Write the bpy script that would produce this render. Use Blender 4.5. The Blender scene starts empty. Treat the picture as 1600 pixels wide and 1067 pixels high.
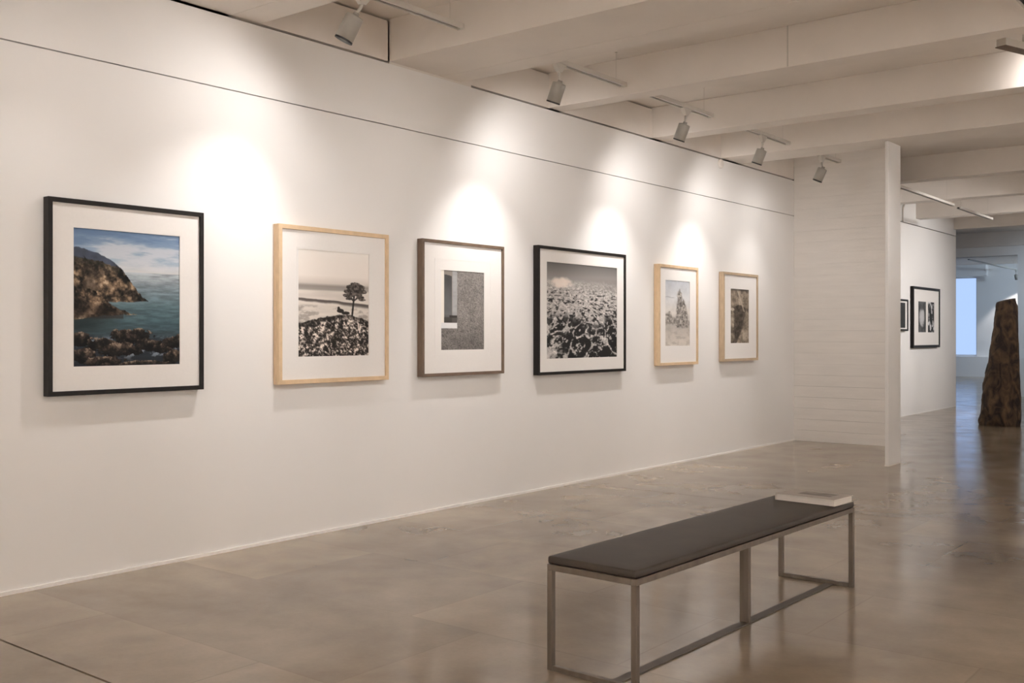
import bpy, bmesh, math, random
import numpy as np
from mathutils import Vector, Matrix
random.seed(4)
S = bpy.context.scene
C = S.collection

# ------------------------------------------------------------------ camera
CAM = (5.5714, 0.0, 1.4)
YAW = math.atan2(1275, 1600)
cd = bpy.data.cameras.new('camera'); cam = bpy.data.objects.new('camera', cd); C.objects.link(cam)
cam.location = CAM; cam.rotation_euler = (math.pi/2, 0, YAW)
cd.sensor_width = 36; cd.lens = 36; cd.shift_y = -9.5/1600
cd.clip_start = .05; cd.clip_end = 200
S.camera = cam

# ------------------------------------------------------------------ world, exposure
W = bpy.data.worlds.new('sky'); S.world = W; W.use_nodes = True
W.node_tree.nodes['Background'].inputs[0].default_value = (.50, .66, 1.0, 1)
W.node_tree.nodes['Background'].inputs[1].default_value = .92
S.view_settings.view_transform = 'Standard'; S.view_settings.look = 'None'
S.view_settings.gamma = 1; S.view_settings.use_curve_mapping = False
S.view_settings.exposure = 0.3
S.cycles.use_denoising = True
S.cycles.max_bounces = 10; S.cycles.diffuse_bounces = 7; S.cycles.glossy_bounces = 4
S.cycles.sample_clamp_indirect = 6; S.cycles.caustics_reflective = False
WARM = (1.0, .955, .935); COOL = (.62, .80, 1.0)
P_WALL, P_ROOM = 27.0, 130.0        # watts: picture spots, added room floods

def portal(loc, rot, sx, sy):
    l = bpy.data.lights.new('portal', 'AREA'); l.shape = 'RECTANGLE'; l.size = sx; l.size_y = sy
    l.cycles.is_portal = True
    o = bpy.data.objects.new('window_portal', l); C.objects.link(o); o.location = loc; o.rotation_euler = rot

# ------------------------------------------------------------------ materials
def mat(name, col, rough=.6, metal=0, spec=.5, noise=None, bump=None, coord='Object'):
    m = bpy.data.materials.new(name); m.use_nodes = True
    nt = m.node_tree; b = nt.nodes['Principled BSDF']
    b.inputs['Base Color'].default_value = (*col, 1); b.inputs['Roughness'].default_value = rough
    b.inputs['Metallic'].default_value = metal; b.inputs['Specular IOR Level'].default_value = spec
    tc = nt.nodes.new('ShaderNodeTexCoord')
    if noise:                       # (scale, amount, stretch)
        sc, am, st = noise
        mp = nt.nodes.new('ShaderNodeMapping'); mp.inputs['Scale'].default_value = st
        nt.links.new(tc.outputs[coord], mp.inputs[0])
        n = nt.nodes.new('ShaderNodeTexNoise'); n.inputs['Scale'].default_value = sc; n.inputs['Detail'].default_value = 3
        nt.links.new(mp.outputs[0], n.inputs[0])
        r = nt.nodes.new('ShaderNodeValToRGB')
        r.color_ramp.elements[0].position = .3; r.color_ramp.elements[1].position = .7
        r.color_ramp.elements[0].color = tuple(c*(1-am) for c in col)+(1,)
        r.color_ramp.elements[1].color = tuple(min(1, c*(1+am)) for c in col)+(1,)
        nt.links.new(n.outputs[0], r.inputs[0]); nt.links.new(r.outputs[0], b.inputs['Base Color'])
    if bump:                        # (scale, strength, distance)
        n2 = nt.nodes.new('ShaderNodeTexNoise'); n2.inputs['Scale'].default_value = bump[0]; n2.inputs['Detail'].default_value = 2
        nt.links.new(tc.outputs[coord], n2.inputs[0])
        bp = nt.nodes.new('ShaderNodeBump'); bp.inputs['Strength'].default_value = bump[1]; bp.inputs['Distance'].default_value = bump[2]
        nt.links.new(n2.outputs[0], bp.inputs['Height']); nt.links.new(bp.outputs[0], b.inputs['Normal'])
    return m
def emis(name, col, st):
    m = bpy.data.materials.new(name); m.use_nodes = True; b = m.node_tree.nodes['Principled BSDF']
    b.inputs['Base Color'].default_value = (.8, .8, .8, 1)
    b.inputs['Emission Color'].default_value = (*col, 1); b.inputs['Emission Strength'].default_value = st
    return m

M = {}
M['wall'] = mat('wall_paint', (.80, .785, .765), .75, noise=(1.2, .012, (1, 1, 1)))
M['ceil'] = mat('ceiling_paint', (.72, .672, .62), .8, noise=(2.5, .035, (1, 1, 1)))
M['board'] = mat('painted_board', (.75, .715, .675), .7, noise=(6, .03, (.4, 1, 3)), bump=(35, .35, .004))
M['slot'] = mat('shadow_gap_backing', (.10, .085, .07), .9, noise=(8, .1, (1, 1, 1)))
M['trim'] = mat('white_gloss_trim', (.88, .86, .83), .35, noise=(5, .01, (1, 1, 1)))
M['black'] = mat('black_frame_lacquer', (.010, .008, .007), .5, spec=.25, noise=(30, .2, (1, 6, 1)))
M['maple'] = mat('maple_wood', (.62, .455, .285), .5, noise=(14, .10, (6, 1, 1)), bump=(60, .05, .001))
M['maple_grey'] = mat('limed_wood', (.46, .35, .235), .5, noise=(14, .10, (6, 1, 1)), bump=(60, .05, .001))
M['walnut'] = mat('walnut_wood', (.135, .09, .06), .5, noise=(14, .18, (6, 1, 1)), bump=(60, .05, .001))
M['mat'] = mat('mat_board', (.79, .765, .735), .85, noise=(60, .01, (1, 1, 1)))
M['lampw'] = mat('lamp_white_metal', (.55, .52, .47), .4, noise=(20, .02, (1, 1, 1)))
M['lampg'] = mat('lamp_grey_metal', (.33, .31, .275), .45, noise=(20, .03, (1, 1, 1)))
M['lampk'] = mat('lamp_black_baffle', (.01, .01, .01), .5, noise=(20, .1, (1, 1, 1)))
M['lens'] = emis('lamp_lens', (1, .9, .78), 5)
M['steel'] = mat('brushed_bronze_steel', (.17, .14, .112), .42, metal=.8, noise=(18, .18, (1, 1, .15)), bump=(120, .05, .001))
M['bar'] = mat('dark_bronze_bar', (.10, .08, .064), .5, metal=.2, noise=(18, .12, (1, 1, 1)))
M['leather'] = mat('brown_grey_leather', (.046, .036, .028), .5, spec=.3, noise=(9, .12, (1, 1, 1)), bump=(160, .18, .002))
M['paper'] = mat('paper_edge', (.66, .62, .57), .8, noise=(300, .08, (.02, .02, 1)))
M['glass'] = mat('window_glass', (.9, .95, 1), .25)
M['glass'].node_tree.nodes['Principled BSDF'].inputs['Transmission Weight'].default_value = 1
M['winf'] = mat('window_frame_paint', (.75, .76, .78), .5, noise=(9, .02, (1, 1, 1)))

def floor_mat():
    m = bpy.data.materials.new('polished_concrete'); m.use_nodes = True
    nt = m.node_tree; b = nt.nodes['Principled BSDF']; L = nt.links.new
    tc = nt.nodes.new('ShaderNodeTexCoord')
    def noise(sc, det, rough=.55, dist=0):
        n = nt.nodes.new('ShaderNodeTexNoise'); n.inputs['Scale'].default_value = sc; n.inputs['Detail'].default_value = det
        n.inputs['Roughness'].default_value = rough; n.inputs['Distortion'].default_value = dist
        L(tc.outputs['Object'], n.inputs[0]); return n
    def ramp(src, p0, p1, c0, c1):
        r = nt.nodes.new('ShaderNodeValToRGB'); r.color_ramp.elements[0].position = p0; r.color_ramp.elements[1].position = p1
        r.color_ramp.elements[0].color = c0; r.color_ramp.elements[1].color = c1; L(src, r.inputs[0]); return r
    def mix(kind, f, a, c):
        x = nt.nodes.new('ShaderNodeMix'); x.data_type = 'RGBA'; x.blend_type = kind
        x.inputs[0].default_value = f; L(a, x.inputs[6]); L(c, x.inputs[7]); return x
    big = ramp(noise(.8, 5, .55, .3).outputs[0], .33, .68, (.225, .176, .126, 1), (.385, .313, .232, 1))
    # faint patches left by the old tiling
    br = nt.nodes.new('ShaderNodeTexBrick'); br.inputs['Scale'].default_value = 1
    br.inputs['Color1'].default_value = (.86, .85, .84, 1); br.inputs['Color2'].default_value = (1.08, 1.07, 1.05, 1)
    br.inputs['Mortar'].default_value = (.84, .82, .80, 1); br.inputs['Mortar Size'].default_value = .006
    br.inputs['Mortar Smooth'].default_value = .6
    br.inputs['Brick Width'].default_value = 1.22; br.inputs['Row Height'].default_value = .92; br.offset = .37
    L(tc.outputs['Object'], br.inputs[0])
    a = mix('MULTIPLY', .8, big.outputs[0], br.outputs[0])
    med = ramp(noise(3.2, 4, .5, .2).outputs[0], .3, .7, (.88, .87, .86, 1), (1.06, 1.06, 1.06, 1))
    c = mix('MULTIPLY', .8, a.outputs[2], med.outputs[0])
    fine = ramp(noise(45, 3, .6).outputs[0], .3, .6, (.86, .86, .86, 1), (1.03, 1.03, 1.03, 1))
    d = mix('MULTIPLY', .25, c.outputs[2], fine.outputs[0])
    L(d.outputs[2], b.inputs['Base Color'])
    rr = ramp(noise(2.3, 4, .5, .3).outputs[0], .3, .72, (.12, .12, .12, 1), (.23, .23, .23, 1))
    L(rr.outputs[0], b.inputs['Roughness'])
    b.inputs['Specular IOR Level'].default_value = .62
    bp = nt.nodes.new('ShaderNodeBump'); bp.inputs['Strength'].default_value = .008; bp.inputs['Distance'].default_value = .003
    L(noise(7, 2, .5).outputs[0], bp.inputs['Height']); L(bp.outputs[0], b.inputs['Normal'])
    return m
M['floor'] = floor_mat()

def stone_mat():
    m = mat('dark_weathered_wood', (.052, .032, .018), .85)
    nt = m.node_tree; b = nt.nodes['Principled BSDF']; L = nt.links.new
    tc = nt.nodes.new('ShaderNodeTexCoord'); mp = nt.nodes.new('ShaderNodeMapping'); mp.inputs['Scale'].default_value = (1, 1, .55)
    L(tc.outputs['Object'], mp.inputs[0])
    n = nt.nodes.new('ShaderNodeTexNoise'); n.inputs['Scale'].default_value = 9; n.inputs['Detail'].default_value = 8; n.inputs['Distortion'].default_value = 1.2
    L(mp.outputs[0], n.inputs[0])
    r = nt.nodes.new('ShaderNodeValToRGB'); r.color_ramp.elements[0].position = .38; r.color_ramp.elements[1].position = .72
    r.color_ramp.elements[0].color = (.016, .009, .006, 1); r.color_ramp.elements[1].color = (.12, .072, .038, 1)
    L(n.outputs[0], r.inputs[0]); L(r.outputs[0], b.inputs['Base Color'])
    bp = nt.nodes.new('ShaderNodeBump'); bp.inputs['Strength'].default_value = .9; bp.inputs['Distance'].default_value = .05
    L(n.outputs[0], bp.inputs['Height']); L(bp.outputs[0], b.inputs['Normal'])
    return m
M['stone'] = stone_mat()

def attr_mat(name, rough=.5):
    m = bpy.data.materials.new(name); m.use_nodes = True; nt = m.node_tree
    a = nt.nodes.new('ShaderNodeVertexColor'); a.layer_name = 'ink'
    b = nt.nodes['Principled BSDF']; nt.links.new(a.outputs[0], b.inputs['Base Color'])
    b.inputs['Roughness'].default_value = rough; b.inputs['Specular IOR Level'].default_value = .2
    return m
M['print'] = attr_mat('photographic_print', .6)

# ------------------------------------------------------------------ mesh helpers
def add_box(bm, lo, hi, mtx=None):
    x0, y0, z0 = lo; x1, y1, z1 = hi
    vs = [bm.verts.new(p) for p in ((x0,y0,z0),(x1,y0,z0),(x1,y1,z0),(x0,y1,z0),(x0,y0,z1),(x1,y0,z1),(x1,y1,z1),(x0,y1,z1))]
    for f in ((3,2,1,0),(4,5,6,7),(0,1,5,4),(1,2,6,5),(2,3,7,6),(3,0,4,7)): bm.faces.new([vs[i] for i in f])
    if mtx is not None: bmesh.ops.transform(bm, matrix=mtx, verts=vs)
    return vs
def obj(name, bm, m, parent=None, bevel=0, seg=2, smooth=False, loc=None, rot=None):
    if bevel: bmesh.ops.bevel(bm, geom=list(bm.edges), offset=bevel, segments=seg, affect='EDGES', profile=.5)
    me = bpy.data.meshes.new(name); bm.to_mesh(me); bm.free()
    me.materials.append(M[m] if isinstance(m, str) else m)
    if smooth:
        for p in me.polygons: p.use_smooth = True
    o = bpy.data.objects.new(name, me); C.objects.link(o)
    if parent: o.parent = parent
    if loc is not None: o.location = loc
    if rot is not None: o.rotation_euler = rot
    return o
def box(name, lo, hi, m, parent=None, bevel=0, seg=2):
    bm = bmesh.new(); add_box(bm, lo, hi); return obj(name, bm, m, parent, bevel, seg)
def struct(o): o['kind'] = 'structure'; return o
def tag(o, label, cat, group=None):
    o['label'] = label; o['category'] = cat
    if group: o['group'] = group
    return o
def empty(name, loc, rz=0):
    o = bpy.data.objects.new(name, None); C.objects.link(o); o.location = loc; o.rotation_euler = (0, 0, rz); o.empty_display_size = .1
    return o
def lathe(bm, prof, n=28, mtx=None):
    """prof: (r, z) list, revolved about z"""
    rings = []
    for r, z in prof:
        if r < 1e-6: rings.append([bm.verts.new((0, 0, z))])
        else: rings.append([bm.verts.new((r*math.cos(2*math.pi*k/n), r*math.sin(2*math.pi*k/n), z)) for k in range(n)])
    for a, b in zip(rings, rings[1:]):
        for k in range(n):
            k2 = (k+1) % n
            if len(a) == 1 and len(b) == 1: continue
            if len(a) == 1: bm.faces.new((a[0], b[k], b[k2]))
            elif len(b) == 1: bm.faces.new((a[k], a[k2], b[0]))
            else: bm.faces.new((a[k], a[k2], b[k2], b[k]))
    if mtx is not None: bmesh.ops.transform(bm, matrix=mtx, verts=[v for r in rings for v in r])
def tube(bm, pts, r, n=10):
    pts = [Vector(p) for p in pts]; rings = []
    for i, p in enumerate(pts):
        d = (pts[min(i+1, len(pts)-1)]-pts[max(i-1, 0)]).normalized()
        a = d.orthogonal().normalized(); b = d.cross(a)
        if rings:                                   # keep the ring from twisting
            pa = rings[-1][1]; a = (pa-d*pa.dot(d)).normalized(); b = d.cross(a)
        rr = r[i] if isinstance(r, (list, tuple)) else r
        rings.append(([bm.verts.new(p+a*rr*math.cos(2*math.pi*k/n)+b*rr*math.sin(2*math.pi*k/n)) for k in range(n)], a))
    for (p, _), (q, _) in zip(rings, rings[1:]):
        for k in range(n): bm.faces.new((p[k], p[(k+1) % n], q[(k+1) % n], q[k]))
    bm.faces.new(rings[0][0][::-1]); bm.faces.new(rings[-1][0])

# ------------------------------------------------------------------ room shell
CEIL = 3.80; BOT = 3.48; TOPW = 3.462; SEAM = 2.993
# floor: slabs between sawn joints (joints run across the gallery at y = 2.217 and y = 7.985)
fl = struct(box('floor', (-9, -6, -.30), (8.8, 38, -.02), 'slot'))
ys = [-6, 2.217, 7.985, 13.75, 19.5, 25.3, 31.0, 38]
for k, (a, b) in enumerate(zip(ys, ys[1:])):
    g = .006 if k < 1 else .0022
    g2 = .006 if k == 0 else .0022
    bm = bmesh.new(); add_box(bm, (-9, a+(0 if k == 0 else (.006 if k == 1 else .0022)), -.02), (8.8, b-(g2 if b < 38 else 0), 0))
    obj('floor_slab', bm, 'floor', fl)

# left wall: lower and upper facing panels in front of a dark backing, slot at the top
wl = struct(box('wall_left', (-.30, -6, 0), (-.05, 13.03, CEIL), 'slot'))
box('wall_panel', (-.05, -6, .0), (0, 13.03, SEAM-.004), 'wall', wl)
box('wall_panel', (-.05, -6, SEAM+.004), (0, 13.03, TOPW), 'wall', wl)
ub = [-6, 3.42, 5.50, 6.45, 7.55, 9.37, 10.93, 13.03]
for a, b in zip(ub, ub[1:]):
    gap = .016
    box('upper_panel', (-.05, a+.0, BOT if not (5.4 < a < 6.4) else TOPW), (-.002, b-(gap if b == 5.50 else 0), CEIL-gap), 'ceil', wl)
struct(box('baseboard_left', (0, -4, 0), (.010, 13.03, .020), 'trim'))

# end wall of painted boards that closes the bay
we = struct(box('wall_end', (-.30, 13.05, 0), (1.26, 13.24, CEIL), 'slot'))
nb = 26; hb = CEIL/nb
for k in range(nb):
    p = random.uniform(-.0015, .0015); gp = .0011 if k < 6 else .0005
    z0 = k*hb; 
    bm = bmesh.new(); add_box(bm, (0, 13.03+p, z0+gp), (1.265, 13.05, z0+hb-gp))
    obj('board', bm, 'board', we)
box('end_face', (1.26, 13.05, 0), (1.268, 13.24, CEIL), 'board', we)

# wall of the next bay, carrying the far pictures
w2 = struct(box('wall_far_bay', (-.45, 13.24, 0), (-.20, 21.25, CEIL), 'slot')); w2.name = 'wall_middle'
box('wall_panel', (-.20, 13.24, 0), (-.17, 21.25, 3.35), 'wall', w2)
box('wall_panel', (-.20, 13.24, 3.365), (-.17, 21.25, CEIL), 'wall', w2)
box('end_face', (-.45, 21.25, 0), (-.17, 21.262, CEIL), 'wall', w2)
struct(box('baseboard_middle', (-.17, 13.24, 0), (-.165, 21.25, .018), 'trim'))

struct(box('wall_right', (8.6, -4, 0), (8.8, 25.7, CEIL), 'wall'))
struct(box('wall_back', (-.05, -4.2, 0), (8.8, -4, CEIL), 'wall'))
wr = struct(box('wall_side', (8.6, 25.7, 0), (8.8, 37.4, .68), 'wall'))
box('window_head', (8.6, 25.7, 3.42), (8.8, 37.4, CEIL), 'wall', wr)
# cross wall with the opening to the far room
wo = struct(box('wall_cross', (-.02, 25.70, 0), (8.6, 25.95, CEIL), 'wall'))
box('header', (-9, 25.70, 3.255), (-.02, 25.95, CEIL), 'wall', wo)
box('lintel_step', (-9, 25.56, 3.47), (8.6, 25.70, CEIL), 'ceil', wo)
box('plinth', (.0, 25.52, 0), (8.6, 25.70, .87), 'wall', wo)
# far room: window wall
wf = struct(box('wall_far', (-3.80, 37.2, 0), (8.6, 37.4, CEIL), 'wall'))
box('sill_wall', (-9, 36.95, 0), (8.6, 37.2, .68), 'wall', wf)
box('window_head', (-9, 36.95, 3.42), (-3.45, 37.4, CEIL), 'wall', wf)
wd = struct(box('wall_window', (-9.2, 20.6, 0), (-9, 37.4, .68), 'wall'))
box('window_head', (-9.2, 20.6, 3.42), (-9, 37.4, CEIL), 'wall', wd)
struct(box('wall_return', (-9.2, 20.4, 0), (-.45, 20.6, CEIL), 'wall'))

def window(name, x0, x1, y, n, along_y=False):
    """glazed strip between sill and head, n panes"""
    z0, z1 = .68, 3.42
    def bx(nm, a0, a1, c0, c1, t, m, par):
        if along_y: return box(nm, (y-t, a0, c0), (y+t, a1, c1), m, par)
        return box(nm, (a0, y-t, c0), (a1, y+t, c1), m, par)
    root = struct(bx(name, x0, x1, z0, z0+.06, .05, 'winf', None))
    bx('window_head_rail', x0, x1, z1-.06, z1, .05, 'winf', root)
    w = (x1-x0)/n
    for k in range(n+1):
        xx = x0+k*w; bx('mullion', max(x0, xx-.03), min(x1, xx+.03), z0+.06, z1-.06, .045, 'winf', root)
    for k in range(n): bx('pane', x0+k*w+.03, x0+(k+1)*w-.03, z0+.06, z1-.06, .004, 'glass', root)
window('window_1', -9, -3.80, 37.3, 6)
window('added_window_2', 20.6, 37.2, -9.1, 9, True)  # unseen window strip, added to bring in more blue light
window('added_window_3', 25.95, 37.2, 8.7, 6, True)  # also unseen, added to light the far room from the right
portal((8.9, 31.5, 2.05), (0, math.radians(90), 0), 2.74, 11.2)
portal((-6.4, 37.5, 2.05), (math.radians(-90), 0, 0), 5.2, 2.74)
portal((-9.3, 29, 2.05), (0, math.radians(-90), 0), 2.74, 16.4)

# ceiling and its downstand beams
ce = struct(box('ceiling', (-9.2, -6.2, CEIL), (8.8, 38, CEIL+.15), 'ceil'))
beams = [(-2.55, -1.7), (-.6, .25), (1.5, 2.35), (3.42, 4.30), (5.50, 6.32), (7.54, 7.74), (9.36, 9.61), (10.93, 11.47),
         (14.10, 14.34), (16.35, 16.6), (18.75, 19.0), (21.1, 21.45)]
for k, (a, b) in enumerate(beams):
    wide = b-a > .7
    x0 = -.05 if b < 13 else (-.17 if b < 21 else -9)
    bm = bmesh.new()
    if wide:
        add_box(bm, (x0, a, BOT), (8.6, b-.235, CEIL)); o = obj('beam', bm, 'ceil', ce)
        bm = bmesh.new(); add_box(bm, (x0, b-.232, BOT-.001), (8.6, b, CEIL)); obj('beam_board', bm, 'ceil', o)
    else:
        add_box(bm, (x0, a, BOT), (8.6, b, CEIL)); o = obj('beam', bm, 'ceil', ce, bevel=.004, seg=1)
    if k == 5:                                                   # formwork joint on the beam's face
        box('cover_strip', (2.29, a-.004, BOT+.004), (2.30, a, CEIL), 'lampw', o)

# slab post under the beam
bm = bmesh.new(); add_box(bm, (1.862, 11.06, .012), (1.90, 11.46, BOT))
pr = empty('post', (0, 0, 0))
obj('shaft', bm, 'wall', pr, bevel=.006, seg=2)
box('base_plate', (1.858, 11.056, 0), (1.904, 11.464, .012), 'board', pr)
tag(pr, 'white slab post holding up the ceiling beam beside the board wall', 'post')

# ------------------------------------------------------------------ tracks and spotlights
def track(x, y0, y1, z, label, group, stems=True):
    t = empty('light_track', (x, y0, z))
    L = y1-y0
    bm = bmesh.new()
    add_box(bm, (-.030, 0, .022), (.030, L, .034)); add_box(bm, (-.030, 0, 0), (-.020, L, .022)); add_box(bm, (.012, 0, 0), (.030, L, .022))
    obj('rail', bm, 'lampw', t)
    box('conductor_slot', (-.020, .002, .012), (.012, L-.004, .022), 'lampk', t)
    box('end_cap', (-.032, L, -.003), (.032, L+.018, .036), 'lampw', t, bevel=.003, seg=1)
    for f in (.06, .9):
        bm = bmesh.new(); lathe(bm, [(0, .034), (.0016, .034), (.0016, CEIL-z-.006), (.012, CEIL-z-.006), (.012, CEIL-z), (0, CEIL-z)], 8, Matrix.Translation((0, f*L, 0)))
        obj('suspension_wire', bm, 'lampw', t)
    tag(t, label, 'track', group)
    return t

def spotlight(x, y, z, aim, watts, label, group, size=150, blend=1, dy=0, radius=.04, lean=(0, 0), k=1.0, col=WARM, spill=None):
    """z: underside of the track, aim: point the lamp looks at"""
    t = empty('track_spotlight', (x, y, z))
    bm = bmesh.new()                                          # wedge-shaped adapter under the rail
    vs = [bm.verts.new(p) for p in ((-.022,-.075,0),(.022,-.075,0),(.022,.075,0),(-.022,.075,0),(-.014,-.02,-.065),(.014,-.02,-.065),(.014,.02,-.065),(-.014,.02,-.065))]
    for f in ((0,1,2,3),(7,6,5,4),(0,4,5,1),(1,5,6,2),(2,6,7,3),(3,7,4,0)): bm.faces.new([vs[i] for i in f])
    obj('adapter', bm, 'lampw', t)
    piv = Vector((lean[0], lean[1], -.155))
    a = (Vector(aim)-(Vector((x, y, z))+piv)).normalized()
    q = (-a).to_track_quat('Z', 'Y').to_matrix().to_4x4()       # local -z looks along a
    bm = bmesh.new(); tube(bm, [(0, 0, -.06), (lean[0]*.2, lean[1]*.2, -.09), (lean[0]*.7, lean[1]*.7, -.125), piv], [.013, .011, .010, .012], 10)
    arm = obj('arm', bm, 'lampw', t, smooth=True)
    R = .055*k; Lh = .155*k
    mt = Matrix.Translation(piv) @ q
    bm = bmesh.new()
    lathe(bm, [(0, .028), (.018, .028), (.020, .010), (R*.93, .004), (R, -.004), (R, -Lh+.012), (R-.004, -Lh+.012), (R-.004, -.05), (0, -.05)], 32, mt)
    h = obj('housing', bm, 'lampg', t)
    for p in h.data.polygons: p.use_smooth = len(p.vertices) == 4 and p.area > .00005
    bm = bmesh.new(); lathe(bm, [(R, -Lh+.012), (R+.001, -Lh+.011), (R+.001, -Lh), (R-.005, -Lh), (R-.005, -Lh+.012)], 32, mt)
    obj('black_rim', bm, 'lampk', h)
    bm = bmesh.new(); lathe(bm, [(0, -Lh+.030), (R-.006, -Lh+.030)], 32, mt); obj('lens', bm, 'lens', h)
    bm = bmesh.new(); lathe(bm, [(0, -.03), (.007, -.03), (.007, .0), (0, .0)], 10, Matrix.Translation(piv) @ q @ Matrix.Translation((R*.5, 0, .02))); obj('knob', bm, 'lampw', h)
    l = bpy.data.lights.new('spot', 'SPOT'); l.energy = watts; l.color = col; l.spot_size = math.radians(size); l.spot_blend = blend
    l.shadow_soft_size = radius
    o = bpy.data.objects.new('lamp_light', l); C.objects.link(o); o.parent = t
    o.matrix_local = Matrix.Translation(piv+a*(Lh+.02)) @ q
    if spill:                                                 # wide halo around the beam
        l = bpy.data.lights.new('spill', 'SPOT'); l.energy = spill[1]; l.color = col; l.spot_size = math.radians(150); l.spot_blend = 1; l.shadow_soft_size = radius
        o = bpy.data.objects.new('halo_light', l); C.objects.link(o); o.parent = t
        b = (Vector(spill[0])-(Vector((x, y, z))+piv)).normalized()
        o.matrix_local = Matrix.Translation(piv+a*(Lh+.02)) @ (-b).to_track_quat('Z', 'Y').to_matrix().to_4x4()
    tag(t, label, 'spotlight', group)
    return t

TX, TZ = .85, 3.53
bays = [(-1.6, -.65), (.30, 1.45), (2.40, 3.38), (4.34, 5.34), (6.36, 7.45), (7.78, 9.03), (9.65, 10.86), (11.50, 12.38)]
tl = [None, None, None, 'white light track in the bay nearest the camera, above the tree picture', 'white light track above the lagoon picture, second visible bay',
      'white light track in the third visible bay from the left', 'white light track in the fourth visible bay from the left', 'short white light track beside the board wall']
for k, (a, b) in enumerate(bays):
    if k < 2: continue
    track(TX, a, b, TZ, tl[k] or 'white light track over the coast picture, cut off by the picture edge', 'tracks along the picture wall')
GP = 'spotlights on the picture wall'
def picture_lamp(y, ay, sy, p, label, **kw):
    spotlight(TX, y, TZ, (0, ay, 1.35), P_WALL*2.7*p, label, GP, size=72, blend=1, radius=.02, spill=((0, sy, 2.15), P_WALL*p), **kw)
picture_lamp(4.42, 3.80, 3.60, .95, 'largest track spotlight, hanging between the coast and tree pictures', lean=(.0, -.06), k=1.05)
picture_lamp(6.52, 6.5, 7.6, 1.15, 'track spotlight above the stone wall picture, second from the left')
picture_lamp(8.55, 8.5, 9.6, 1.05, 'track spotlight above the lagoon picture, third from the left', lean=(0, -.03))
picture_lamp(10.22, 10.15, 11.2, .95, 'track spotlight above the pale seaside picture, second from the board wall', lean=(0, -.02))
picture_lamp(11.85, 11.6, 11.9, .45, 'track spotlight nearest the white board wall', lean=(.03, -.05))
picture_lamp(2.55, 2.9, 3.1, .15, 'track spotlight left of the coast picture')
# second run of track along the middle of the room; its unseen floods are added to even out the wall
GT = 'tracks along the middle of the room'; GR = 'added floods along the middle of the room'; GS = 'added floods outside the view'
for k, (a, b) in enumerate(bays[:5]):
  if k: track(4.05, a, b, TZ, 'white light track at the upper right corner' if k == 4 else 'white light track over the middle of the room', GT)
for y, p in ((.6, .22), (1.3, .22), (2.9, .42), (4.8, 1.75), (8.3, .75), (10.2, .65), (12.0, .36)):
    spotlight(4.05, y, TZ, (0, y+.6, 1.55), P_ROOM*p*.72, 'added track flood over the middle of the room turned to the picture wall', GR, size=58, blend=1, radius=.12)
for y in (.8, 2.7, 5.0, 8.2, 10.4):  # unseen floods added so the right wall bounces light into the room
    spotlight(6.6, y, TZ, (8.6, y, 1.6), P_ROOM*2.9, 'added track flood on the right side of the room turned to the right wall', GS, size=140, blend=1, radius=.12)
for x in (1.2, 3.4, 5.6, 7.4):  # added out of view, so the back wall brightens beam faces and boards
    spotlight(x, -1.35, TZ, (x, -4, 1.7), P_ROOM*4.2, 'added track flood behind the camera turned to the back wall', GS, size=140, blend=1, radius=.12)
for y in (15.0, 18.2):  # unseen floods added to brighten the next bay
    spotlight(4.05, y, TZ, (-.17, y+.75, 1.8), P_ROOM*3.0, 'added track flood in the next bay turned to the far pictures', GS, size=74, blend=1, radius=.12)
    spotlight(6.6, y, TZ, (8.6, y, 1.6), P_ROOM*2.5, 'added track flood in the next bay turned to the right wall', GS, size=140, blend=1, radius=.12)
track(4.05, 14.5, 16.2, TZ, 'white light track in the right half of the next bay', GT); track(4.05, 16.8, 18.6, TZ, 'white light track in the right half of the next bay', GT)  # tracks added out of view to hold the next bay's floods
track(6.6, 14.5, 16.2, TZ, 'white light track in the right half of the next bay', GT); track(6.6, 16.8, 18.6, TZ, 'white light track in the right half of the next bay', GT)  # right-hand pair, likewise added for those floods
track(6.6, .30, 1.45, TZ, 'added white light track on the right side of the room', GT)  # unseen right-side tracks, added to carry the bounce floods
for a, b in bays[2:4]+bays[5:7]: track(6.6, a, b, TZ, 'added white light track on the right side of the room', GT)
for a, b in bays[5:]: track(4.05, a, b, TZ, 'white light track over the middle of the room', GT)
t_ = track(-.45, 0, 7.9, TZ, 'added white light track behind the camera', GT); t_.rotation_euler = (0, 0, -math.pi/2); t_.location = (.6, -1.35, TZ)  # added to carry the floods on the back wall

# ------------------------------------------------------------------ painted prints (colour of the print, point by point)
def vn(u, v, fu, fv, seed):
    rs = np.random.RandomState(seed); nu, nv = int(fu)+3, int(fv)+3
    g = rs.rand(nv, nu); x = u*fu; y = v*fv
    xf = np.floor(x); yf = np.floor(y); a = x-xf; b = y-yf; xi = np.mod(xf.astype(int), nu-1); yi = np.mod(yf.astype(int), nv-1)
    a = a*a*(3-2*a); b = b*b*(3-2*b)
    return (g[yi, xi]*(1-a)+g[yi, xi+1]*a)*(1-b)+(g[yi+1, xi]*(1-a)+g[yi+1, xi+1]*a)*b
def fbm(u, v, fu, fv, seed, o=5, gain=.55):
    s = 0; w = 1; t = 0
    for k in range(o): s = s+w*vn(u, v, fu*2**k, fv*2**k, seed+k); t += w; w *= gain
    return s/t
def fc(u, v, fu, fv, seed, o=5, gain=.6, k=2.3): return np.clip((fbm(u, v, fu, fv, seed, o, gain)-.5)*k+.5, 0, 1)
def sm(a, b, x): t = np.clip((x-a)/(b-a), 0, 1); return t*t*(3-2*t)
def lay(img, mask, col):
    col = np.asarray(col, float)
    if col.ndim == 1: col = col[None, None, :]
    return img*(1-mask[..., None])+col*mask[..., None]
def ramp(t, stops):
    xs = [s[0] for s in stops]; return np.stack([np.interp(t, xs, [s[1][k] for s in stops]) for k in range(3)], -1)
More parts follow.
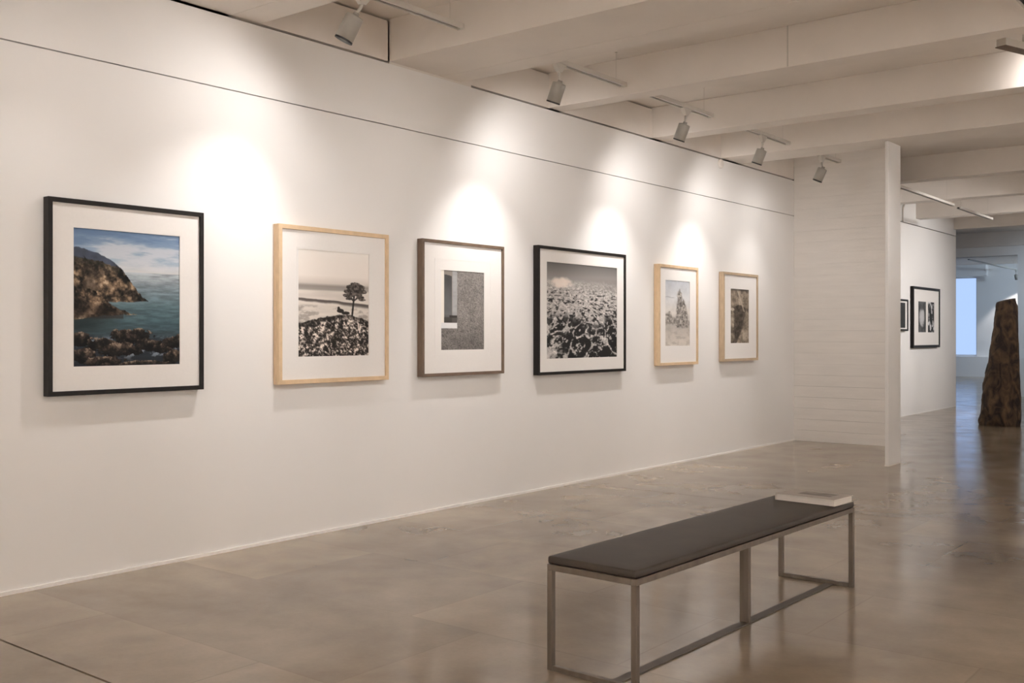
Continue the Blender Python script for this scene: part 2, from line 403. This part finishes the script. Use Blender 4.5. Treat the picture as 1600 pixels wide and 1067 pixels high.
def g3(a): return np.repeat(a[..., None], 3, -1)

def art_coast(u, v):
    n = fc(u, v, 5, 6, 1); st = fc(u+.5*v, v, 2.2, 15, 9)
    img = ramp(v, [(0, (98, 122, 152)), (.12, (132, 152, 176)), (.22, (160, 178, 196)), (.30, (206, 207, 206))])
    img = lay(img, .7*sm(.45, .95, st), (212, 213, 216)); img = lay(img, .5*sm(.5, .1, st)*sm(.3, .1, v), (84, 108, 140))
    hill = np.interp(u, [0, .07, .14, .22, .36, .45, .5], [.135, .142, .155, .175, .225, .29, .36])+.012*(fc(u, v, 20, 4, 4)-.5)
    img = lay(img, sm(0, .006, v-hill)*(v < .31)*(u < .5), np.array((70, 77, 92))[None, None]*(.8+.4*g3(n)))
    sea = ramp(v, [(.30, (166, 174, 180)), (.36, (142, 152, 158)), (.45, (112, 128, 136)), (.55, (84, 106, 113)), (.68, (66, 88, 95)), (.8, (52, 66, 73)), (1, (34, 40, 46))])
    sea = sea*(.86+.28*g3(fc(u, v, 8, 70, 21)))
    sea = lay(sea, .75*sm(.55, .05, u)*sm(.56, .64, v)*sm(.8, .7, v), (30, 38, 38))
    img = lay(img, sm(.300, .306, v), sea)
    def rock(img, top, base, seed, tone):
        r1 = fc(u+.35*v, v, 7, 9, seed, 5, .7, 2.4); r2 = fc(u-.2*v+.4, v, 20, 22, seed+7, 4, .7, 2.6)
        c = ramp(np.clip(.62*r1+.48*r2-.08, 0, 1), [(.12, (14, 13, 12)), (.34, (52, 45, 38)), (.56, (108, 90, 72)), (.75, (160, 136, 110)), (.95, (214, 190, 162))])*tone
        return lay(img, sm(0, .006, v-(top+.022*(r2-.5)))*sm(0, .008, base-v+.012*(r1-.5)), c)
    top = np.interp(u, [0, .12, .2, .29, .41, .47, .53, .58, .63, .68, .74, .79, .795], [.20, .215, .225, .245, .275, .315, .37, .44, .485, .51, .512, .525, .6])
    img = rock(img, top, np.full_like(u, .532)-.01*u, 31, .92)
    img = lay(img, .55*sm(.07, .0, v-top)*sm(0, .01, v-top)*(u < .42), (46, 46, 38))                  # scrub along the top
    sh = fc(u+.5*v, v, 3, 4, 77); img = lay(img, .6*sm(.5, .8, sh)*sm(.02, .06, v-top)*(v < .53)*(u < .6), (44, 38, 34))
    top2 = np.interp(u, [0, .06, .1, .2, .3, .42, .5, .58, .6], [.33, .37, .43, .46, .52, .575, .602, .612, .7])
    img = rock(img, top2, np.interp(u, [0, .3, .6], [.66, .632, .618]), 47, .98)
    img = lay(img, .55*sm(.48, .62, v+.12*(sh-.5))*sm(0, .01, v-top2)*sm(.0, .02, .66-v)*(u < .45), (40, 31, 26))
    foam = sm(.6, .95, fc(u, v, 12, 24, 55))*sm(.76, .82, v)*sm(.98, .9, v)
    img = lay(img, sm(.74, .86, v)*.6, (34, 39, 45)); img = lay(img, .75*foam, (158, 168, 180))
    for k, (cx, cy, rx, ry) in enumerate([(.52, .785, .19, .06), (.07, .80, .10, .045), (.25, .84, .14, .05), (.42, .88, .2, .055), (.68, .84, .12, .045), (.84, .87, .11, .04), (.95, .82, .11, .05), (.92, .94, .11, .05), (.08, .92, .13, .05), (.3, .965, .2, .04), (.6, .99, .3, .025)]):
        q = fc(u, v, 14, 18, 60+k, 4, .7); d = ((u-cx)/rx)**2+((v-cy)/ry)**2+1.1*(q-.5)
        lit = np.clip(.36-(v-cy)/ry*.46+.75*(fc(u, v, 24, 28, 90+k, 4, .7)-.5), 0, 1)
        img = lay(img, sm(1.05, .95, d), ramp(lit, [(0, (10, 10, 11)), (.45, (32, 28, 26)), (.8, (78, 66, 56)), (1, (140, 122, 106))]))
    return img

def art_tree(u, v):
    n = fbm(u, v, 4, 5, 3)
    img = ramp(v, [(0, (226, 219, 212)), (.24, (222, 215, 208)), (.31, (198, 190, 182)), (.335, (140, 133, 127)), (.37, (150, 144, 138)), (.385, (205, 198, 190)), (.45, (198, 190, 183)), (.5, (206, 199, 190)), (1, (190, 182, 175))])
    img = img*(1+(.12*g3(fbm(u, v, 3, 40, 5))-.06)*sm(.25, .4, v)[..., None])
    sh = .445+.05*u+.02*(n-.5)
    img = lay(img, sm(.0, .008, v-sh)*sm(.035+.02*u, .02, v-sh-.01*(n-.5)), (88, 82, 78))
    img = lay(img, .55*sm(.55, .7, fbm(u, v, 8, 22, 15))*sm(.5, .54, v), (120, 112, 106))
    ht = np.interp(u, [0, .25, .45, .6, .75, .88, 1], [.68, .64, .605, .595, .60, .625, .66])+.03*(fbm(u, v, 20, 6, 8)-.5)
    p_ = np.clip((v-.55)/.45, 0, 1); a = fbm(u+.3*v, v, 20, 28, 17, 3, .8); b = fbm(u-.4*v+.5, v, 38, 44, 23, 3, .8)
    leaf = np.clip((a-.5)*2.0+(b-.5)*2.6+.44-.12*p_, 0, 1)
    fine = np.clip(sm(0, .12, v-ht)+.5, 0, 1)
    img = lay(img, sm(0, .012, v-ht), ramp(leaf*fine, [(0, (28, 25, 23)), (.4, (84, 77, 72)), (.75, (160, 150, 142)), (1, (222, 212, 202))]))
    # trunk, branches and crown
    tx = .755+.03*(.6-v)/.2
    img = lay(img, sm(.016, .010, abs(u-tx))*(v > .40)*(v < .615), (40, 36, 34))
    for s, l in ((-1, .10), (1, .12), (-.5, .06), (.6, .07)):
        yb = .47-abs(u-tx)*.55/abs(s)
        img = lay(img, sm(.008, .004, abs(v-yb))*(np.sign(u-tx) == np.sign(s))*(abs(u-tx) < l), (46, 42, 40))
    cr = np.zeros_like(u)
    for k, (cx, cy, rx, ry) in enumerate([(.80, .315, .08, .028), (.74, .335, .07, .03), (.87, .335, .07, .028), (.69, .375, .06, .022), (.80, .36, .08, .035), (.91, .375, .055, .022), (.67, .415, .05, .018), (.74, .405, .07, .026), (.71, .445, .05, .016), (.88, .435, .06, .018), (.90, .455, .05, .014), (.84, .40, .06, .026)]):
        d = ((u-cx)/rx)**2+((v-cy)/ry)**2+1.3*(fbm(u, v, 24, 34, 120+k)-.5); cr = np.maximum(cr, sm(1.1, .85, d))
    img = lay(img, cr, ramp(fbm(u, v, 30, 40, 140, 3), [(.25, (34, 31, 29)), (.75, (112, 104, 98))]))
    for cx, cy, rx, ry in ((.585, .565, .05, .02), (.56, .545, .02, .02), (.66, .585, .06, .016)):
        img = lay(img, sm(1.15, .8, ((u-cx)/rx)**2+((v-cy)/ry)**2+.8*(n-.5)), (38, 34, 32))
    return img

def art_stone(u, v):
    w = fbm(u, v, 6, 8, 5); th = abs(np.sin((fbm(u, v, 7, 11, 7, 3)*9+v*14)*3.1)); th2 = abs(np.sin((fbm(u+.3, v, 9, 13, 11, 3)*11-u*5)*3.1))
    g = 92+40*sm(0, .5, th)*sm(0, .5, th2)+34*(w-.5)+30*(fbm(u, v, 40, 60, 13, 2)-.5)-18*sm(.5, 1, v)
    img = g3(g)*np.array((1.0, .965, .935))
    band = (v < .655)*(u < .37)
    img = lay(img, band*1., (128, 122, 116))
    img = lay(img, band*sm(.26, .27, u)*1., g3(150+30*(fbm(u, v, 8, 20, 19)-.5)))
    dk = band*(u > .09)*(u < .25)*(((u-.09)/.17)**2*.02+.06 < v)
    img = lay(img, dk*1., g3(np.interp(v, [0, .3, .55, .66], [62, 84, 100, 50])+20*(w-.5)))
    img = lay(img, band*sm(.02, .01, abs(v-.58))*(u > .2), (52, 48, 45)); img = lay(img, band*(v > .59)*.8, (64, 60, 56))
    img = lay(img, (u < .075)*(v < .66)*1., (228, 219, 210))
    img = lay(img, (u < .37)*(v > .66)*(v < .725)*1., g3(212+20*(w-.5)))
    return img

def art_lagoon(u, v):
    top = 1-v; 
    p = 1/(.22+v); X = (u-.5)*p*2.0; Y = p*3.2                      # plane seen at a slant
    a = fbm((X+4)/8, Y/16, 70, 130, 3, 3, .7); a2 = fbm((X+.5*Y+9)/18, Y/16, 90, 60, 33, 3, .7); ln = abs(a2-.5)
    rs = np.random.RandomState(5); P = np.stack([rs.uniform(-2.4, 2.4, 150), rs.uniform(2.3, 9, 150)], 1)
    wx = X+.25*(fbm(u, v, 7, 7, 8)-.5); wy = Y+.3*(fbm(u, v, 7, 7, 12)-.5)
    d = np.sqrt((wx[..., None]-P[:, 0])**2*2.2+(wy[..., None]-P[:, 1])**2); d.sort(-1); edge = d[..., 1]-d[..., 0]
    img = g3(np.interp(v, [0, .12, .2, .26], [96, 128, 150, 150]))
    field = np.clip(168-150*sm(.52, .68, a)*sm(.2, .4, v)+60*sm(.03, .0, ln)+90*(fbm(u, v, 44, 64, 25, 3)-.5), 38, 222)
    img = lay(img, sm(.16, .23, v+.06*(fbm(u, v, 6, 6, 30)-.5)), g3(field))
    dark = sm(.50, .66, v+.5*(fbm(u, v, 4.5, 5, 41)-.5))*sm(.025, .075, edge+.10*(fbm(u, v, 30, 36, 44, 3)-.5))
    gl = 30+150*sm(.62, .76, fbm(u+.4*v, v, 30, 34, 47, 3))
    img = lay(img, dark, g3(gl))
    c = sm(1.2, .3, ((u-.2)/.17)**2+((v-.21)/.06)**2+1.6*(fbm(u, v, 9, 9, 51)-.5))
    img = lay(img, .85*c, (236, 228, 222)); img = lay(img, .4*sm(.1, .02, abs(v-.21))*sm(.2, .9, u), (100, 97, 95))
    return img*np.array((1.0, .975, .955))

def art_tower(u, v):
    n = fbm(u, v, 6, 12, 3); k = fbm(u, v, 16, 34, 9, 4, .65)
    img = ramp(v, [(0, (172, 176, 182)), (.3, (196, 196, 196)), (.48, (200, 196, 190)), (.7, (170, 164, 158)), (1, (196, 188, 178))])*(.92+.16*g3(n))
    img = lay(img, sm(.01, .0, abs(v-.26-.03*(n-.5)))*sm(.45, .3, u)*.7, (138, 140, 142))
    tw = np.zeros_like(u)
    for cx, wd, tp in ((.60, .10, .12), (.74, .11, .27), (.52, .07, .30), (.84, .08, .42), (.62, .2, .45)):
        tw = np.maximum(tw, sm(.03, -.03, abs(u-cx-.05*(v-.4))-wd*sm(tp-.03, tp+.12, v)-.12*(k-.5))*(v > tp)*sm(.74, .70, v))
    img = lay(img, tw, ramp(k, [(.25, (72, 69, 66)), (.5, (132, 127, 122)), (.75, (186, 180, 172))]))
    low = sm(.0, .02, v-np.interp(u, [0, .1, .2, .3, .45, .6], [.5, .49, .45, .55, .56, .6])+.06*(k-.5))*sm(.70, .64, v)
    img = lay(img, low*.8, ramp(k, [(.3, (84, 80, 76)), (.7, (176, 170, 163))]))
    img = lay(img, .45*sm(.5, .65, fbm(u+.5*v, v, 6, 24, 33))*sm(.7, .76, v), (148, 140, 132))
    return img

def art_sepia(u, v):
    n = fbm(u, v, 5, 9, 6, 5, .65); k = fbm(u+.4*v, v, 10, 18, 14, 4, .7)
    img = ramp(n, [(.25, (62, 55, 48)), (.5, (122, 111, 98)), (.75, (176, 163, 146))])
    half = np.interp(v, [.30, .36, .42, .55, .7, .85, .95], [.1, .40, .34, .26, .22, .16, .05])
    mid = np.interp(v, [.3, .5, 1], [.48, .5, .3])
    img = lay(img, .9*sm(.04, -.04, abs(u-mid)-half-.2*(k-.5))*(v > .3), ramp(k, [(.3, (38, 33, 29)), (.7, (92, 82, 72))]))
    img = lay(img, .7*sm(.05, .02, abs(u-.55-.9*(v-.2)))*(v < .42), (176, 163, 148))
    img = lay(img, .6*sm(.05, .03, v), (66, 62, 58)); img = lay(img, .8*sm(1.1, .8, ((u-.12)/.1)**2+((v-.38)/.03)**2), (198, 186, 170))
    return img
def art_pair(u, v):
    n = fbm(u, v, 4, 6, 31, 5, .65); c = sm(1.2, .3, ((u-.5)/.35)**2+((v-.52)/.3)**2+1.6*(n-.5))
    return lay(g3(70+90*(n-.4)), .8*c, (205, 205, 205))
def art_flower(u, v):
    n = fbm(u, v, 5, 7, 77, 5, .65); return g3(np.clip(36+230*sm(.45, .75, n), 20, 210))

def print_mesh(name, y0, y1, z0, z1, x, fn, parent, nu, nv, gain=1.16):
    """sheet facing +x, left edge at y0; colour attribute 'ink'"""
    us = np.linspace(0, 1, nu); vs = np.linspace(0, 1, nv); u, v = np.meshgrid(us, vs)
    col = np.clip(fn(u, v)/255., 0, 1); lin = np.where(col <= .04045, col/12.92, ((col+.055)/1.055)**2.4)
    lin = np.clip(lin*gain, 0, .82)
    co = np.stack([np.full(u.shape, x), y0+u*(y1-y0), z1-v*(z1-z0)], -1).reshape(-1, 3)
    i = np.arange(nu*nv).reshape(nv, nu)
    q = np.stack([i[:-1, :-1], i[1:, :-1], i[1:, 1:], i[:-1, 1:]], -1).reshape(-1, 4)
    me = bpy.data.meshes.new(name); me.vertices.add(len(co)); me.vertices.foreach_set('co', co.ravel().astype(np.float32))
    me.loops.add(q.size); me.loops.foreach_set('vertex_index', q.ravel().astype(np.int32))
    me.polygons.add(len(q)); me.polygons.foreach_set('loop_start', np.arange(0, q.size, 4, dtype=np.int32))
    me.update(); me.validate()
    at = me.color_attributes.new('ink', 'FLOAT_COLOR', 'POINT')
    at.data.foreach_set('color', np.concatenate([lin.reshape(-1, 3), np.ones((nu*nv, 1))], 1).ravel().astype(np.float32))
    me.materials.append(M['print'])
    o = bpy.data.objects.new(name, me); C.objects.link(o); o.parent = parent
    return o

# ------------------------------------------------------------------ framed photographs
def ring(bm, y0, y1, z0, z1, w, xa, xb):
    """mitred rectangular ring, outer size y0..y1 z0..z1, bar width w, from xa to xb"""
    def loop(x, i): return [bm.verts.new((x, y, z)) for y, z in ((y0+i, z0+i), (y1-i, z0+i), (y1-i, z1-i), (y0+i, z1-i))]
    A, B, Cc, Dd = loop(xa, 0), loop(xb, 0), loop(xb, w), loop(xa, w)
    for P, Q in ((A, B), (B, Cc), (Cc, Dd), (Dd, A)):
        for k in range(4): bm.faces.new((P[k], P[(k+1) % 4], Q[(k+1) % 4], Q[k]))
def framed(name_label, wx, y0, y1, z0, z1, fw, depth, fm, prints, group, plates=(), off=.004, mt='mat'):
    depth += .014
    """prints: list of (y0,y1,z0,z1,fn,nu,nv) in world y/z"""
    yc = (y0+y1)/2; t = empty('framed_photograph', (wx, yc, z0))
    a, b, h = y0-yc, y1-yc, z1-z0
    bm = bmesh.new(); ring(bm, a, b, 0, h, fw, off, off+depth); bmesh.ops.recalc_face_normals(bm, faces=bm.faces)
    obj('frame', bm, fm, t, bevel=.0015, seg=1)
    box('back_board', (0, a+.04, .04), (off+.006, b-.04, h-.04), 'mat', t)
    # mat with its window(s): strips around the prints
    xm = off+depth-.014
    P = [(p[0]-yc, p[1]-yc, p[2]-z0, p[3]-z0) for p in prints]
    bm = bmesh.new(); lo, hi = a+fw*.9, b-fw*.9
    zb, zt = min(p[2] for p in P), max(p[3] for p in P)
    add_box(bm, (xm-.004, lo, fw*.9), (xm, hi, zb)); add_box(bm, (xm-.004, lo, zt), (xm, hi, h-fw*.9))
    edges = [lo]+[e for p in P for e in (p[0], p[1])]+[hi]
    for k in range(0, len(edges), 2): add_box(bm, (xm-.004, edges[k], zb), (xm, edges[k+1], zt))
    m_ = obj('mat_board', bm, mt, t)
    for (py0, py1, pz0, pz1) in plates:
        bm = bmesh.new(); ring(bm, py0-yc, py1-yc, pz0-z0, pz1-z0, .0035, xm-.001, xm+.0012); bmesh.ops.recalc_face_normals(bm, faces=bm.faces)
        obj('plate_mark', bm, 'mat', m_)
    for p, q in zip(prints, P):
        print_mesh('print', q[0]-.004, q[1]+.004, q[2]-.004, q[3]+.004, xm-.005, p[4], t, p[5], p[6], p[7] if len(p) > 7 else 1.1)
    tag(t, name_label, 'framed picture', group); return t
GF = 'framed photographs on the long wall'
framed('large black framed colour photograph of a rocky coast and blue sea', 0, 2.819, 3.818, 1.062, 2.168, .026, .042, 'black', [(2.972, 3.654, 1.224, 2.009, art_coast, 230, 270, .92)], GF)
framed('pale wood framed black and white photograph of a lone tree', 0, 4.402, 5.432, 1.068, 2.153, .030, .045, 'maple', [(4.58, 5.239, 1.254, 1.995, art_tree, 170, 210)], GF, plates=[(4.565, 5.252, 1.242, 2.009)])
framed('dark brown framed black and white photograph of a stone wall niche', 0, 5.797, 6.808, 1.076, 2.157, .024, .045, 'walnut', [(6.026, 6.556, 1.284, 1.923, art_stone, 110, 160)], GF, plates=[(5.95, 6.64, 1.222, 2.012)])
framed('wide black framed grey photograph of a lagoon with dark islets', 0, 7.292, 8.751, 1.043, 2.208, .026, .045, 'black', [(7.436, 8.605, 1.189, 2.068, art_lagoon, 150, 180)], GF)
framed('pale wood framed washed-out photograph of a rock tower on a shore', 0, 9.392, 10.251, 1.079, 2.155, .030, .050, 'maple', [(9.545, 10.08, 1.288, 1.992, art_tower, 70, 130)], GF)
framed('greyish wood framed dark sepia photograph nearest the board wall', 0, 10.865, 11.79, 1.095, 2.145, .030, .050, 'maple_grey', [(11.07, 11.557, 1.309, 1.954, art_sepia, 60, 110)], GF)
GB = 'framed photographs in the next bay'
framed('black framed pair of grey prints on the wall behind the post', -.17, 18.426, 20.007, 1.18, 2.266, .045, .04, 'black',
       [(18.747, 19.19, 1.457, 2.008, art_pair, 40, 60), (19.304, 19.689, 1.457, 2.008, art_flower, 40, 60)], GB)
framed('narrow dark framed picture half hidden by the white post', -.17, 17.35, 18.15, 1.478, 2.02, .03, .04, 'black', [(17.50, 18.03, 1.53, 1.96, lambda u, v: g3(30+40*fbm(u, v, 5, 5, 3)), 20, 30)], GB)

# ------------------------------------------------------------------ bench and book
def bench():
    rz = math.radians(-1.45); t = empty('bench', (3.262, 4.545, 0), rz)
    Lh, Wh, H, s = 1.105, .222, .444, .026
    for y in (-Lh, Lh-s):
        for x in (-Wh, Wh-s): box('leg', (x, y, 0), (x+s, y+s, H-s), 'steel', t, bevel=.002, seg=1)
        box('foot_rail', (-Wh+s, y, 0), (Wh-s, y+s, s*.8), 'steel', t, bevel=.002, seg=1)
        box('end_rail', (-Wh+s, y, H-s), (Wh-s, y+s, H), 'steel', t, bevel=.002, seg=1)
    for x in (-Wh, Wh-s): box('side_rail', (x, -Lh, H-s), (x+s, Lh, H), 'steel', t, bevel=.002, seg=1)
    box('floor_stretcher', (.065, -Lh+s, 0), (.113, Lh-s, .006), 'bar', t, bevel=.0015, seg=1)
    box('middle_leg', (.065, .05, .006), (.113, .076, H-.008), 'steel', t, bevel=.002, seg=1)
    box('cross_rail', (-Wh+s, .05, H-s), (Wh-s, .076, H-.002), 'steel', t, bevel=.002, seg=1)
    # upholstered pad, slightly crowned
    bm = bmesh.new(); nx, ny = 8, 28; a, b = Wh-.001, Lh-.001; z0, z1 = H+.001, H+.033
    top = [[bm.verts.new((-a+2*a*i/nx, -b+2*b*j/ny, z1+.006*(1-(2*i/nx-1)**4)*(1-(2*j/ny-1)**8))) for i in range(nx+1)] for j in range(ny+1)]
    bot = [[bm.verts.new((-a+2*a*i/nx, -b+2*b*j/ny, z0)) for i in range(nx+1)] for j in range(ny+1)]
    for j in range(ny):
        for i in range(nx):
            bm.faces.new((top[j][i], top[j][i+1], top[j+1][i+1], top[j+1][i])); bm.faces.new((bot[j+1][i], bot[j+1][i+1], bot[j][i+1], bot[j][i]))
    for j in range(ny):
        bm.faces.new((bot[j][0], top[j][0], top[j+1][0], bot[j+1][0])); bm.faces.new((top[j][nx], bot[j][nx], bot[j+1][nx], top[j+1][nx]))
    for i in range(nx):
        bm.faces.new((top[0][i], bot[0][i], bot[0][i+1], top[0][i+1])); bm.faces.new((bot[ny][i], top[ny][i], top[ny][i+1], bot[ny][i+1]))
    bmesh.ops.recalc_face_normals(bm, faces=bm.faces)
    ed = [e for e in bm.edges if len(e.link_faces) == 2 and e.calc_face_angle(0) > .8]
    bmesh.ops.bevel(bm, geom=ed, offset=.010, segments=4, affect='EDGES', profile=.5)
    obj('seat_pad', bm, 'leather', t, smooth=True)
    tag(t, 'long bench with brown grey padded seat on a slim metal frame', 'bench'); return t
bench()
bk = empty('book', (3.342, 5.482, .4845), math.radians(-4.5))
box('page_block', (-.172, -.108, .002), (.170, .108, .033), 'paper', bk)
def cover(u, v):
    n = fbm(u, v, 5, 5, 2); img = g3(168+14*(n-.5))*np.array((1, .965, .93))
    return lay(img, sm(.0, .05, u-.25)*sm(0, .05, .85-u)*sm(0, .06, v-.15)*sm(0, .06, .7-v)*.8, g3(118+90*(fbm(u, v, 8, 10, 9)-.5))*np.array((1, .96, .92)))
box('back_cover', (-.176, -.112, 0), (.176, .112, .002), 'paper', bk)
box('spine', (-.176, -.112, .002), (-.172, .112, .033), 'paper', bk)
cv = box('front_cover', (-.176, -.112, .033), (.176, .112, .035), 'paper', bk)
pm = print_mesh('cover_picture', -.176, .176, -.112, .112, 0, cover, bk, 40, 30)
pm.rotation_euler = (0, math.radians(-90), math.radians(-90)); pm.location = (0, 0, .0356)
tag(bk, 'pale paperback book lying on the far end of the bench', 'book')

# ------------------------------------------------------------------ standing sculpture
def sculpture():
    bm = bmesh.new(); n = 44; m = 60; H = 1.95; rs = np.random.RandomState(3)
    base = Vector((1.56, 17.28, 0))
    rt = Vector((.782, .623, 0)); fw = Vector((-.623, .782, 0))           # width axis, depth axis
    lf = [(0, -.30), (.06, -.315), (.3, -.285), (.55, -.255), (.8, -.215), (1.1, -.16), (1.45, -.09), (1.7, -.07), (1.88, -.055), (1.95, -.02)]
    rg = [(0, .285), (.08, .30), (.5, .295), (1.0, .275), (1.5, .265), (1.85, .26), (1.95, .22)]
    rings = []
    for j in range(m+1):
        z = H*j/m; l = np.interp(z, *zip(*lf)); r = np.interp(z, *zip(*rg)); ring_ = []
        ridge = np.interp(z, [0, 1.95], [.07, .10]); dep = np.interp(z, [0, 1.95], [.26, .15])
        for k in range(n):
            a = 2*math.pi*k/n; ca, sa = math.cos(a), math.sin(a)
            # rounded lozenge: left corner, front ridge, right corner, back
            e = .72; x = math.copysign(abs(ca)**e, ca); y = math.copysign(abs(sa)**(1.15), sa)
            px = (ridge+(r-ridge)*x) if x > 0 else (ridge+(ridge-l)*x)
            py = y*dep
            w = .022*math.sin(9*z+3*a)+.016*math.sin(23*z-5*a+1)+rs.uniform(-.009, .009)
            s = 1+w*(1.4 if x < 0 else .5)
            zz = z + (.03*(x) if j == m else 0) - (0 if j else 0)
            ring_.append(bm.verts.new(base+rt*(ridge+(px-ridge)*s)+fw*(py*s)+Vector((0, 0, max(0, zz)))))
        rings.append(ring_)
    for p, q in zip(rings, rings[1:]):
        for k in range(n): bm.faces.new((p[k], p[(k+1) % n], q[(k+1) % n], q[k]))
    bm.faces.new(rings[0][::-1]); bm.faces.new(rings[-1])
    bmesh.ops.recalc_face_normals(bm, faces=bm.faces)
    o = obj('sculpture', bm, 'stone', smooth=True)
    tag(o, 'tall rough dark brown tapering sculpture standing on the floor', 'sculpture')
sculpture()

# ------------------------------------------------------------------ small ceiling and wall fittings
# flood box that lights the beam at the upper right
M['dim'] = emis('flood_diffuser', (1, .93, .85), 6)
fb = empty('floodlight', (3.75, 8.62, 3.60), math.radians(-20))
box('housing', (-.045, -.30, -.018), (.035, .30, .040), 'lampw', fb, bevel=.005)
box('lower_lip', (-.050, -.305, -.024), (.037, .30, -.018), 'walnut', fb)
box('diffuser', (-.038, .30, -.012), (.030, .306, .034), 'dim', fb)
box('bracket', (-.012, -.02, .040), (.012, .02, CEIL-3.602), 'lampw', fb)
l = bpy.data.lights.new('flood', 'SPOT'); l.energy = 24; l.color = WARM; l.spot_size = math.radians(150); l.spot_blend = 1; l.shadow_soft_size = .06
o = bpy.data.objects.new('flood_light', l); C.objects.link(o); o.parent = fb; o.location = (-.01, .35, -.02); o.rotation_euler = (math.radians(72), 0, math.radians(12))
tag(fb, 'white box floodlight under the ceiling at the upper right', 'floodlight')

bm = bmesh.new(); lathe(bm, [(0, 0), (.055, 0), (.055, .02), (.045, .03), (0, .03)], 24, Matrix.Rotation(math.radians(90), 4, 'Y'))
jb = obj('junction_box', bm, 'ceil', loc=(0, 10.9, 3.41)); tag(jb, 'small round white junction box high on the picture wall', 'junction box')

# track pair in the next bay with its lamps
GN = 'tracks in the next bay'
track(1.12, 13.4, 16.28, 3.36, 'long white light track beyond the post, nearer run', GN)
track(1.10, 16.7, 18.65, 3.36, 'white light track beyond the post, farther run', GN)
# conduit on the wall of the next bay
bm = bmesh.new(); tube(bm, [(-.155, 18.0, 3.36), (-.155, 18.0, 3.56), (-.15, 18.0, 3.60), (-.15, 18.06, 3.66), (-.15, 18.06, 3.79)], .012, 8)
tag(obj('conduit', bm, 'ceil', smooth=True), 'thin white conduit at the top of the far picture wall', 'conduit')
# far room track and lamp
track(-2.35, 30.6, 36.4, 3.52, 'long white light track seen through the far opening', 'tracks in the far room')
spotlight(-2.35, 36.2, 3.52, (-2.2, 37.2, 1.0), 75, 'bright spotlight in the far room beyond the sculpture', 'spotlights in the far room', size=95, blend=.3)
for x, y in ((2.0, 33.0), (4.5, 33.0)):  # unseen cool floods added to strengthen the far room's blue light
    spotlight(x, y, 3.40, (x-3.5, 37.2, 1.6), 420, 'added cool flood in the far room out of view', 'added floods in the far room', size=120, blend=1, radius=.12, col=COOL)
for x in (1.6, 5.0):  # more unseen cool floods, added to brighten the cross wall
    spotlight(x, 23.4, 3.40, (x-.5, 25.7, 1.5), 120, 'added cool flood before the cross wall', 'added floods in the far room', size=130, blend=1, radius=.12, col=COOL)
t_ = track(0, 0, 4.6, 3.40, 'added white light track across the far room', GT); t_.rotation_euler = (0, 0, -math.pi/2); t_.location = (1.2, 33.0, 3.40)  # unseen track added for the far room's cool floods
t_ = track(0, 0, 4.6, 3.40, 'added white light track before the cross wall', GT); t_.rotation_euler = (0, 0, -math.pi/2); t_.location = (1.2, 23.4, 3.40)  # unseen track added for the cross wall's cool floods
